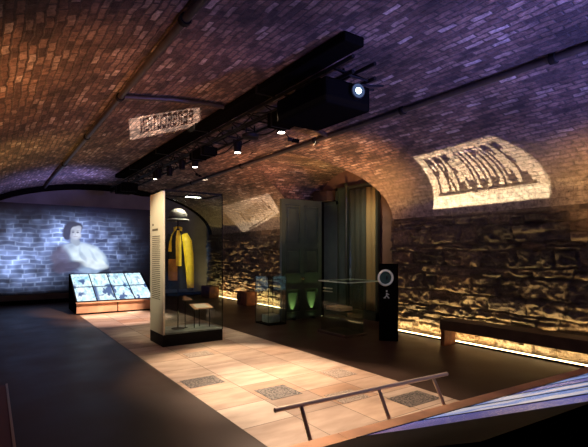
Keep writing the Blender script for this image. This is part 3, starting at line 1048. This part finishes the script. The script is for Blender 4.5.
MB().box(0.005, 0.415, 0.055, 0.765, 0.42, 0.428).build('glass_shelf', M_GLASSG, gt)
for i, (y, z_, m_) in enumerate(((0.62, 0.86, M_CREAM), (0.62, 0.80, M_CREAM))):
    MB().box(0.012, 0.018, y - 0.16, y + 0.12, z_, z_ + 0.022).build('label_strip', m_, gt)
tag(MB().box(5.40, 5.72, 6.30, 6.72, 0.4485, 0.52, b=0.01).build('reflection_slab', M_LEATHER), 'flat pale brown slab on the shelf inside glass table, standing in for a reflection', 'box')  # solid pale slab in place of a pinkish reflection in the glass
lamp('glass_table_lamp', 'SPOT', (5.0, 6.3, 2.9), (5.6, 6.4, 0.6), 24, (1.0, 0.85, 0.6), 0.03, 30, 0.6)

rp = thing('ring_post', 'black information post with pale round ring beside the arch', 'post', (5.81, 5.46, 0), math.radians(-49))
MB().box(-0.165, 0.165, -0.05, 0.05, 0.0, 1.36, b=0.008).build('post_body', M_MATTE, rp)
mb = MB()
nR, nr = 40, 10
Mr = Matrix.Translation((-0.05, -0.10, 1.115)) @ Matrix.Rotation(math.radians(24), 4, 'Z') @ Matrix.Rotation(PI / 2, 4, 'X')
vs, fs = [], []
for i in range(nR):
    a = 2 * PI * i / nR
    for j in range(nr):
        b_ = 2 * PI * j / nr
        rr_ = 0.128 + 0.020 * math.cos(b_)
        vs.append((rr_ * math.cos(a), rr_ * math.sin(a), 0.022 * math.sin(b_)))
for i in range(nR):
    for j in range(nr):
        fs.append((i * nr + j, ((i + 1) % nR) * nr + j, ((i + 1) % nR) * nr + (j + 1) % nr, i * nr + (j + 1) % nr))
mb.add(vs, fs, Mr)
rg = mb.build('ring', mat('pale_ring', (0.72, 0.76, 0.72), 0.25), rp, smooth='all')
MB().lathe([(0, 0.0), (0.115, 0.0), (0.118, -0.012), (0, -0.012)], 32, Mr).build('dark_disc', mat('green_disc', (0.03, 0.06, 0.035), 0.15), rg, smooth=True)
MB().tube([(-0.05, -0.05, 1.115), (-0.05, -0.095, 1.115)], 0.04, 14).build('ring_mount', M_BLACK, rp, smooth=True)
# white walking pictogram
mb = MB()
Mi = Matrix.Translation((-0.03, -0.0535, 0.80)) @ Matrix.Scale(0.8, 4)
for (xa, za, xb, zb, wd) in ((0.0, 0.06, 0.0, 0.0, 0.030), (0.0, 0.0, -0.05, -0.05, 0.020), (0.0, 0.0, 0.05, -0.06, 0.020), (0.0, 0.05, 0.05, 0.02, 0.016), (-0.07, -0.055, -0.02, -0.05, 0.016)):
    d = Vector((xb - xa, 0, zb - za))
    n_ = Vector((-d.z, 0, d.x)).normalized() * wd / 2
    a_, b_ = Vector((xa, 0, za)), Vector((xb, 0, zb))
    mb.add([a_ - n_, a_ + n_, b_ + n_, b_ - n_], [(0, 1, 2, 3)], Mi)
mb.lathe([(0, 0), (0.020, 0)], 14, Mi @ Matrix.Translation((0, 0, 0.10)) @ Matrix.Rotation(PI / 2, 4, 'X'))
ic = mb.build('pictogram', mat('white_print', (0.5, 0.5, 0.48), 0.5), rp)
lamp('ring_lamp', 'SPOT', (4.6, 4.2, 3.2), (5.73, 5.38, 1.05), 34, (0.95, 1.0, 0.92), 0.03, 13, 0.6)

lc = thing('low_glass_case', 'low frameless glass case left of the green panelled door', 'display case', (4.86, 8.0, 0))
MB().box(0, 0.46, 0, 0.55, 0, 0.03, b=0.004).build('plinth', M_MATTE, lc)
for (a, b_, c, d) in ((0, 0.008, 0, 0.55), (0.452, 0.46, 0, 0.55), (0.008, 0.452, 0, 0.008), (0.008, 0.452, 0.542, 0.55)):
    MB().box(a, b_, c, d, 0.03, 1.04).build('glass_pane', M_GLASS, lc)
MB().box(0, 0.46, 0, 0.55, 1.04, 1.05).build('glass_lid', M_GLASS, lc)
for (x, y) in ((0, 0), (0.45, 0), (0, 0.54), (0.45, 0.54)):
    MB().box(x, x + 0.01, y, y + 0.01, 0.03, 1.055).build('corner_post', M_BLACK, lc)
tag(MB().box(4.95, 5.24, 8.12, 8.42, 0.0305, 0.20, b=0.02).build('exhibit_block', M_BASE), 'small grey block inside the low glass case', 'exhibit')

# ------------------------------------------------------------------ base of the right wall: light lines, bench, copper blocks
def led_light(y0, y1, e):
    d = bpy.data.lights.new('strip_glow', 'AREA')
    d.shape = 'RECTANGLE'
    d.size, d.size_y = 0.05, y1 - y0
    d.energy = e * (y1 - y0)
    d.spread = math.radians(150)
    d.color = (1.0, 0.64, 0.25)
    o = bpy.data.objects.new('strip_glow', d)
    COL.objects.link(o)
    o.location = (6.60, (y0 + y1) / 2, 0.045)
    # local x spans the channel, local y runs along the wall, local -z aims up at the stone
    zax = Vector((-0.45, 0, -0.9)).normalized()
    yax = Vector((0, 1, 0))
    xax = yax.cross(zax)
    o.rotation_euler = Matrix((xax, yax, zax)).transposed().to_euler()


def led(y0, y1, label):
    t = thing('light_strip', label, 'light', (6.62, y0, 0), 0, 'light strips along the stone wall')
    L_ = y1 - y0
    MB().box(-0.03, 0.03, 0, L_, 0, 0.03).build('channel', M_BLACK, t)
    MB().box(-0.026, 0.026, 0.01, L_ - 0.01, 0.0302, 0.038).build('diffuser', M_LED, t)
    led_light(y0, y1, 14.0)


led(1.2, 6.05, 'long glowing strip at the foot of the stone wall behind bench')
led(9.95, 15.2, 'glowing strip at the foot of the far stone wall')
bn = thing('low_bench', 'long low dark bench before the stone wall right of the arch', 'bench', (6.20, 4.68, 0))
MB().box(0, 0.34, -4.2, 0, 0.27, 0.44, b=0.006).build('seat', M_DKWOOD, bn)
for y in (-0.06, -2.8, -4.19):
    MB().box(0.02, 0.32, y - 0.02, y + 0.055, 0, 0.27).build('leg', M_CORTEN, bn)
for i, (x, y, l_, lab) in enumerate(((6.16, 11.35, 0.62, 'rusted copper block against the far stone wall nearer the green door'), (6.16, 14.0, 0.7, 'rusted copper block at the far end of the stone wall'))):
    tag(MB().box(x, x + 0.36, y, y + l_, 0, 0.40, b=0.005).build('copper_block', M_CORTEN), lab, 'block', 'copper blocks along the far wall')

# ------------------------------------------------------------------ pipes along the vault
def pipe(name, label, pts, r, brackets=()):
    t = thing(name, label, 'pipe', pts[0])
    o = Vector(pts[0])
    MB().tube([Vector(p) - o for p in pts], r, 12).build('tube', M_PIPE, t, smooth=True)
    for b_ in brackets:
        q = Vector(b_) - o
        MB().tube([q - Vector((0, 0.03, 0)), q + Vector((0, 0.03, 0))], r * 1.45, 12).build('clip', M_BLACK, t, smooth=True)
    return t


pipe('ceiling_pipe', 'dark pipe running along the vault crown on the left', [(1.36, 0.4, 3.53), (1.36, YB - 0.3, 3.53)], 0.036, [(1.36, y, 3.53) for y in (3.6, 5.86, 8.2, 11)])
pipe('ceiling_pipe', 'dark pipe running along the vault above the arch', [(4.75, 0.4, 3.545), (4.75, YB - 0.3, 3.545)], 0.042, [(4.75, y, 3.545) for y in (2.2, 4.2, 6.2, 9, 12)])
pipe('cross_pipe', 'short dark pipe crossing the crown from left pipe to lighting truss', [(1.40, 5.86, 3.54), (2.0, 5.86, 3.63), (2.6, 5.86, 3.68), (2.80, 5.86, 3.68)], 0.034)

# ------------------------------------------------------------------ lighting truss
tr = thing('lighting_truss', 'black lighting truss running down the middle of the vault', 'truss', (3.30, 3.45, 3.46))
for (x, z_) in ((-0.16, 0.0), (0.16, 0.0), (-0.16, 0.16), (0.16, 0.16)):
    MB().tube([(x, 0, z_), (x, 11.25, z_)], 0.022, 10).build('rail', M_BLACK, tr, smooth=True)
y = 0.1
while y < 11.1:
    mb = MB()
    mb.tube([(-0.16, y, 0), (0.16, y, 0)], 0.012, 6)
    mb.tube([(-0.16, y, 0), (-0.16, y + 0.25, 0.16)], 0.010, 6)
    mb.tube([(0.16, y, 0), (0.16, y + 0.25, 0.16)], 0.010, 6)
    mb.tube([(-0.16, y + 0.25, 0.16), (0.16, y + 0.25, 0.16)], 0.010, 6)
    mb.build('brace', M_BLACK, tr)
    y += 0.5
for y in (0.5, 3.4, 6.3, 9.2):
    MB().tube([(0.14, y, 0.16), (0.14, y, 0.27)], 0.014, 8).build('hanger', M_BLACK, tr)
du = thing('black_duct', 'long black duct above the lighting truss under the crown', 'duct', (2.94, 3.45, 3.63))
MB().box(-0.09, 0.17, -0.2, 9.4, 0.0, 0.10, b=0.015).build('duct_body', M_MATTE, du)
for y in (1.5, 3.6, 5.7, 7.8):
    MB().box(-0.10, 0.175, y, y + 0.05, -0.006, 0.103).build('flange', M_BLACK, du)
pipe('truss_strut', 'short dark strut from truss to the right vault pipe', [(3.42, 5.2, 3.50), (4.0, 5.5, 3.54), (4.72, 5.85, 3.54)], 0.028)


def spot_head(name='spotlight'):
    """hangs from its root point: yoke, can pointing along local -Z, lens at the bottom"""
    t = thing(name, 'x', 'spotlight', (0, 0, 0), 0, 'spotlights on the truss')
    MB().tube([(0, 0, 0.05), (0, 0, -0.04)], 0.014, 8).build('stem', M_BLACK, t, smooth=True)
    mb_ = MB()
    for sg in (-1, 1):
        mb_.box(sg * 0.072 - 0.005, sg * 0.072 + 0.005, -0.012, 0.012, -0.14, -0.03)
    mb_.box(-0.077, 0.077, -0.012, 0.012, -0.04, -0.03)
    mb_.build('yoke', M_BLACK, t)
    MB().lathe([(0.0, -0.05), (0.045, -0.055), (0.058, -0.075), (0.062, -0.10), (0.062, -0.235), (0.066, -0.24), (0.066, -0.25), (0.056, -0.25), (0.054, -0.235), (0.0, -0.232)], 20).build('can', M_BLACK, t, smooth=True)
    MB().lathe([(0.0, -0.243), (0.053, -0.243)], 20).build('lens', M_LENSLIT, t)
    return t


proto = spot_head()
unlit = copy_tree(proto)
for ch in unlit.children:
    if ch.name.startswith('lens'):
        ch.data = ch.data.copy()
        ch.data.materials.clear()
        ch.data.materials.append(M_LENSOFF)
FLOORC = (1.0, 0.74, 0.52)
heads = [  # x, y, lit, label, floor target, energy, angle, colour
    (3.14, 10.15, True, 'lit spotlight farthest down the truss', (2.5, 10.9, 0), 620, 46, (1.0, 0.72, 0.62)),
    (3.28, 9.55, True, 'second lit spotlight from the far end of the truss', (2.3, 12.2, 0.2), 1500, 34, (1.0, 0.76, 0.60)),
    (3.20, 8.62, False, 'unlit spotlight between lit ones at the far half of the truss', None, 0, 0, None),
    (3.36, 8.32, True, 'third lit spotlight from the far end of the truss', (2.7, 7.4, 0.6), 200, 30, FLOORC),
    (3.47, 6.72, True, 'second lit spotlight from the big projector', (2.85, 5.45, 0), 680, 50, FLOORC),
    (3.40, 5.25, True, 'lit spotlight nearest the big projector', (3.0, 3.9, 0), 640, 54, FLOORC),
]
first_lit = True
first_un = True
for (x, y, lit, lab, tgt, en, an, cl) in heads:
    if lit:
        o = proto if first_lit else copy_tree(proto)
        first_lit = False
    else:
        o = unlit if first_un else copy_tree(unlit)
        first_un = False
    o.location = (x, y, 3.50)
    o['label'] = lab
    if lit:
        d = (Vector(tgt) - Vector((x, y, 3.26)))
        tilt = Vector((0, 0, -1)).rotation_difference(d.normalized())
        eu = tilt.to_euler()
        o.rotation_euler = (eu.x * 0.2, eu.y * 0.2, 0)
        lamp('truss_spot_beam', 'SPOT', (x, y, 3.20), tgt, en, cl, 0.035, an, 0.55)
o = copy_tree(unlit)
o.location = (3.12, 9.9, 3.50)
o['label'] = 'unlit spotlight beside the farthest lit spotlight'

# pair of small fittings on two struts, between spotlights
tf = thing('twin_fitting', 'unlit twin fitting hanging on two struts between the spotlights', 'spotlight', (3.20, 5.78, 3.46))
for dx in (-0.07, 0.07):
    MB().tube([(dx, 0, 0.0), (dx, 0, -0.14)], 0.012, 8).build('strut', M_BLACK, tf, smooth=True)
MB().lathe([(0, -0.12), (0.10, -0.13), (0.13, -0.15), (0.12, -0.19), (0, -0.20)], 20).build('housing', M_BLACK, tf, smooth=True)

# dimmer boxes and cables on the truss
for (x, y, lx, ly, lz, lab) in ((3.22, 4.56, 0.28, 0.54, 0.20, 'black dimmer box slung under the truss behind the big projector'),
                                (3.22, 7.25, 0.26, 0.70, 0.14, 'black dimmer box slung under the middle of the truss'),
                                (3.10, 12.2, 0.40, 0.9, 0.22, 'black dimmer box slung under the far end of the truss')):
    bx = thing('dimmer_box', lab, 'box', (x, y, 3.438 - lz), 0, 'dimmer boxes on the truss')
    MB().box(-lx / 2, lx / 2, 0, ly, 0, lz, b=0.015).build('housing', M_MATTE, bx)
    for q in (0.15, 0.75):
        MB().box(-lx / 2 - 0.01, lx / 2 + 0.01, ly * q, ly * q + 0.03, -0.006, lz + 0.004).build('strap', M_BLACK, bx)
for k_, (x, sag, y0, y1, lab) in enumerate(((3.02, 0.10, 4.3, 8.4, 'loose black cable sagging along the left side of the truss'),
                                            (3.60, 0.07, 4.6, 8.0, 'loose black cable sagging along the right side of the truss'),
                                            (2.99, 0.12, 8.5, 12.0, 'loose black cable sagging along the far half of the truss'))):
    n = 40
    pts = []
    for i in range(n):
        u = i / (n - 1)
        pts.append((x + 0.012 * math.sin(u * 17), y0 + (y1 - y0) * u, 3.50 - sag * abs(math.sin(u * PI * 4)) ** 0.8))
    tag(MB().tube(pts, 0.012, 7).build('cable', M_BLACK, smooth=True), lab, 'cable', 'cables on the truss')

# the big projector at the near end
pj = thing('projector', 'big black projector with glowing lens at the near truss end', 'projector', (3.20, 3.72, 3.14))
body = MB()
body.box(-0.34, 0.30, -0.16, 0.80, -0.02, 0.26, b=0.03)
body.build('housing', M_MATTE, pj)
lo = MB().tube([(0.10, -0.05, 0.16), (0.06, -0.22, 0.155)], 0.085, 24).build('lens_barrel', M_BLACK, pj, smooth=True)
MB().lathe([(0, 0.0), (0.030, 0.002), (0.034, 0.0)], 24, Matrix.Translation((0.0588, -0.224, 0.155)) @ Vector((-0.04, -0.17, 0)).to_track_quat('Z', 'Y').to_matrix().to_4x4()).build('lens', M_LENSBLUE, lo)
MB().lathe([(0.034, 0.0), (0.074, 0.001)], 24, Matrix.Translation((0.0588, -0.223, 0.155)) @ Vector((-0.04, -0.17, 0)).to_track_quat('Z', 'Y').to_matrix().to_4x4()).build('lens_ring', emit('lens_halo', (0.10, 0.16, 0.30), 0.5), lo)
mb = MB()
for y in (0.02, 0.40):
    mb.box(-0.30, 0.26, y, y + 0.05, 0.26, 0.297)
mb.box(-0.30, -0.26, 0.02, 0.45, 0.26, 0.297)
mb.build('cradle', M_BLACK, pj)
for y in (-0.10, 0.05, 0.22, 0.40):
    MB().tube([(0.10, y, 0.275), (0.30, y - 0.04, 0.285), (0.46, y - 0.10, 0.30)], 0.013, 8).build('arm', M_BLACK, pj, smooth=True)

# ------------------------------------------------------------------ word projectors: small lamps with stencil plates
STROKES = {  # condensed block capitals in a 1 x 1 cell: upright and level bars (x0, x1, y0, y1) or slanted bars (xa, ya, xb, yb, 'd')
    'P': [(0, .27, 0, 1), (.3, .8, .79, 1), (.3, .8, .40, .60), (.73, 1, .47, .95)],
    'R': [(0, .27, 0, 1), (.3, .8, .79, 1), (.3, .8, .44, .58), (.73, 1, .5, .95), (.55, .46, .86, 0, 'd')],
    'E': [(0, .27, 0, 1), (.3, 1, .80, 1), (.3, .85, .41, .60), (.3, 1, 0, .20)],
    'J': [(.73, 1, .05, 1), (.2, .8, 0, .20), (0, .28, .05, .3)],
    'U': [(0, .27, .05, 1), (.73, 1, .05, 1), (.2, .8, 0, .20)],
    'D': [(0, .27, 0, 1), (.3, .8, .80, 1), (.3, .8, 0, .20), (.73, 1, .06, .94)],
    'I': [(.0, 1, 0, 1)],
    'C': [(0, .27, .05, .95), (.2, .85, .80, 1), (.2, .85, 0, .20), (.73, 1, .68, .94), (.73, 1, .06, .32)],
    'O': [(0, .27, .05, .95), (.2, .8, .80, 1), (.2, .8, 0, .20), (.73, 1, .05, .95)],
    'S': [(0, .27, .5, .95), (.2, .9, .80, 1), (.15, .85, .41, .60), (.73, 1, .05, .5), (.1, .8, 0, .20), (.73, 1, .72, .92), (0, .27, .08, .28)],
    'T': [(0, 1, .80, 1), (.35, .65, 0, .87)],
    'N': [(0, .24, 0, 1), (.76, 1, 0, 1), (.14, 1, .86, 0, 'd')],
}


def glyphs(word):
    V, F, x = [], [], 0.0
    for ch in word:
        wd = 0.24 if ch == 'I' else 0.90
        for st in STROKES[ch]:
            k0 = len(V)
            if len(st) == 5:
                xa, ya, xb, yb, _ = st
                q = [(xa - .14, ya), (xa + .14, ya), (xb + .14, yb), (xb - .14, yb)]
            else:
                a, b, c, d = st
                q = [(a, c), (b, c), (b, d), (a, d)]
            V += [(x + p[0] * wd, p[1]) for p in q]
            F.append((k0, k0 + 1, k0 + 2, k0 + 3))
        x += wd + 0.22
    V = np.array(V)
    V[:, 0] /= x - 0.22
    return V, F


def pseudo_glyphs(n, seed):
    """broken upright strokes like a word too worn to read"""
    r = random.Random(seed)
    V, F = [], []

    def bar(a, b, c, d):
        k0 = len(V)
        V.extend([(a, c), (b, c), (b, d), (a, d)])
        F.append((k0, k0 + 1, k0 + 2, k0 + 3))
    for i in range(n):
        x = i / n
        bar(x, x + 0.035, r.uniform(0, .3), r.uniform(.6, 1))
        bar(x + 0.055, x + 0.085, r.uniform(0, .5), r.uniform(.6, 1))
        zz = r.uniform(0.1, 0.9)
        bar(x, x + 0.08, zz, zz + 0.12)
    return np.array(V), F


def word_projector(label, loc, corners, V, F, energy, color, patch, bar, angle, hang, rad=0.0003):
    """corners: (s, y) vault coordinates of the word's lower left, lower right, upper right, upper left; patch: margins (left, right, below, above)"""
    lo = Vector(loc)
    q = [np.array(c) for c in corners]

    def at(u, v_):
        c = q[0] * (1 - u) * (1 - v_) + q[1] * u * (1 - v_) + q[2] * u * v_ + q[3] * (1 - u) * v_
        return Vector(vault_pt(c[0], c[1]))
    cen = at(0.5, 0.5)
    d = (cen - lo).normalized()

    def onplane(u, v_, dist):
        k_ = at(u, v_) - lo
        return k_ * (dist / k_.dot(d))
    t = thing('word_projector', label, 'projector', loc)
    D = 0.30
    mb_ = MB()
    mb_.add([onplane(a, b, D) for a, b in V], F)
    if bar:
        mb_.add([onplane(a, b, D) for a, b in ((-0.02, -0.07), (1.02, -0.07), (1.02, 0.0), (-0.02, 0.0))], [(0, 1, 2, 3)])
    # four slim plates framing the beam: shutter blades, closer to the lamp
    D2 = 0.06
    l_, r_, b_, a_ = patch
    big = 1.6
    inner = [(-l_, -b_), (1 + r_, -b_), (1 + r_, 1 + a_), (-l_, 1 + a_)]
    I_ = [onplane(a, b, D2) for a, b in inner]
    c0 = sum(I_, Vector()) / 4
    O_ = [c0 + (p - c0) * 2.2 for p in I_]
    B_ = [p - d * 0.11 for p in O_]
    sh = MB()
    sh.add(I_ + O_ + B_, [(0, 1, 5, 4), (1, 2, 6, 5), (2, 3, 7, 6), (3, 0, 4, 7), (4, 5, 9, 8), (5, 6, 10, 9), (6, 7, 11, 10), (7, 4, 8, 11), (8, 9, 10, 11)])
    mb_.build('stencil', M_MATTE, t)
    so = sh.build('hood', M_MATTE, t)
    # slim yoke arm carrying the plates, up to the truss
    MB().tube([-d * 0.055, -d * 0.12], 0.03, 14).build('lamp_housing', M_BLACK, t, smooth=True)
    MB().tube([-d * 0.07, Vector(hang) - lo], 0.008, 8).build('arm', M_BLACK, t, smooth=True)
    L_ = lamp('word_beam', 'SPOT', loc, cen, energy, color, rad, angle, 0.3)
    return t


V1, F1 = glyphs('PREJUDICE')
V2, F2 = glyphs('PERSECUTION')
V3, F3 = pseudo_glyphs(8, 3)
sv = lambda x, z_: vault_s(x, z_)
word_projector('small lamp on the truss casting the large word PREJUDICE on brick', (3.86, 5.55, 3.28),
               [(sv(6.66, 2.62), 5.02), (sv(6.65, 2.64), 3.36), (sv(6.00, 3.16), 3.58), (sv(6.06, 3.13), 4.90)],
               V1, F1, 2300, (1.0, 0.82, 0.56), (0.12, 0.05, 0.36, 0.16), True, 70, (3.46, 5.5, 3.48))
word_projector('small lamp by the left wall casting the reversed word PERSECUTION on the crown', (-0.30, 7.3, 0.42),
               [(sv(2.80, 3.75), 7.05), (sv(2.22, 3.72), 8.05), (sv(1.95, 3.69), 7.10), (sv(2.54, 3.75), 6.38)],
               V2, F2, 3600, (1.0, 0.78, 0.62), (0.12, 0.22, 0.45, 0.08), True, 60, (-0.34, 7.3, 0.0))
word_projector('small lamp on the truss casting a worn word on the far brick', (3.72, 9.0, 3.22),
               [(sv(6.79, 2.36), 12.3), (sv(6.60, 2.74), 10.5), (sv(6.20, 3.05), 10.35), (sv(6.35, 2.95), 12.5)],
               V3, F3, 1300, (1.0, 0.80, 0.58), (0.3, 0.15, 0.3, 0.3), True, 70, (3.46, 9.0, 3.48))

# ------------------------------------------------------------------ low plinth along the left wall
pl = thing('low_plinth', 'low dark red plinth with thin brass edge at the near left', 'plinth', (XL + 0.01, 0.8, 0))
MB().box(0, 0.84, 0, 4.35, 0, 0.26, b=0.004).build('plinth_body', M_REDPLINTH, pl)
MB().box(0.835, 0.852, -0.005, 4.36, 0.245, 0.268).build('edge_strip', M_BRASS, pl)
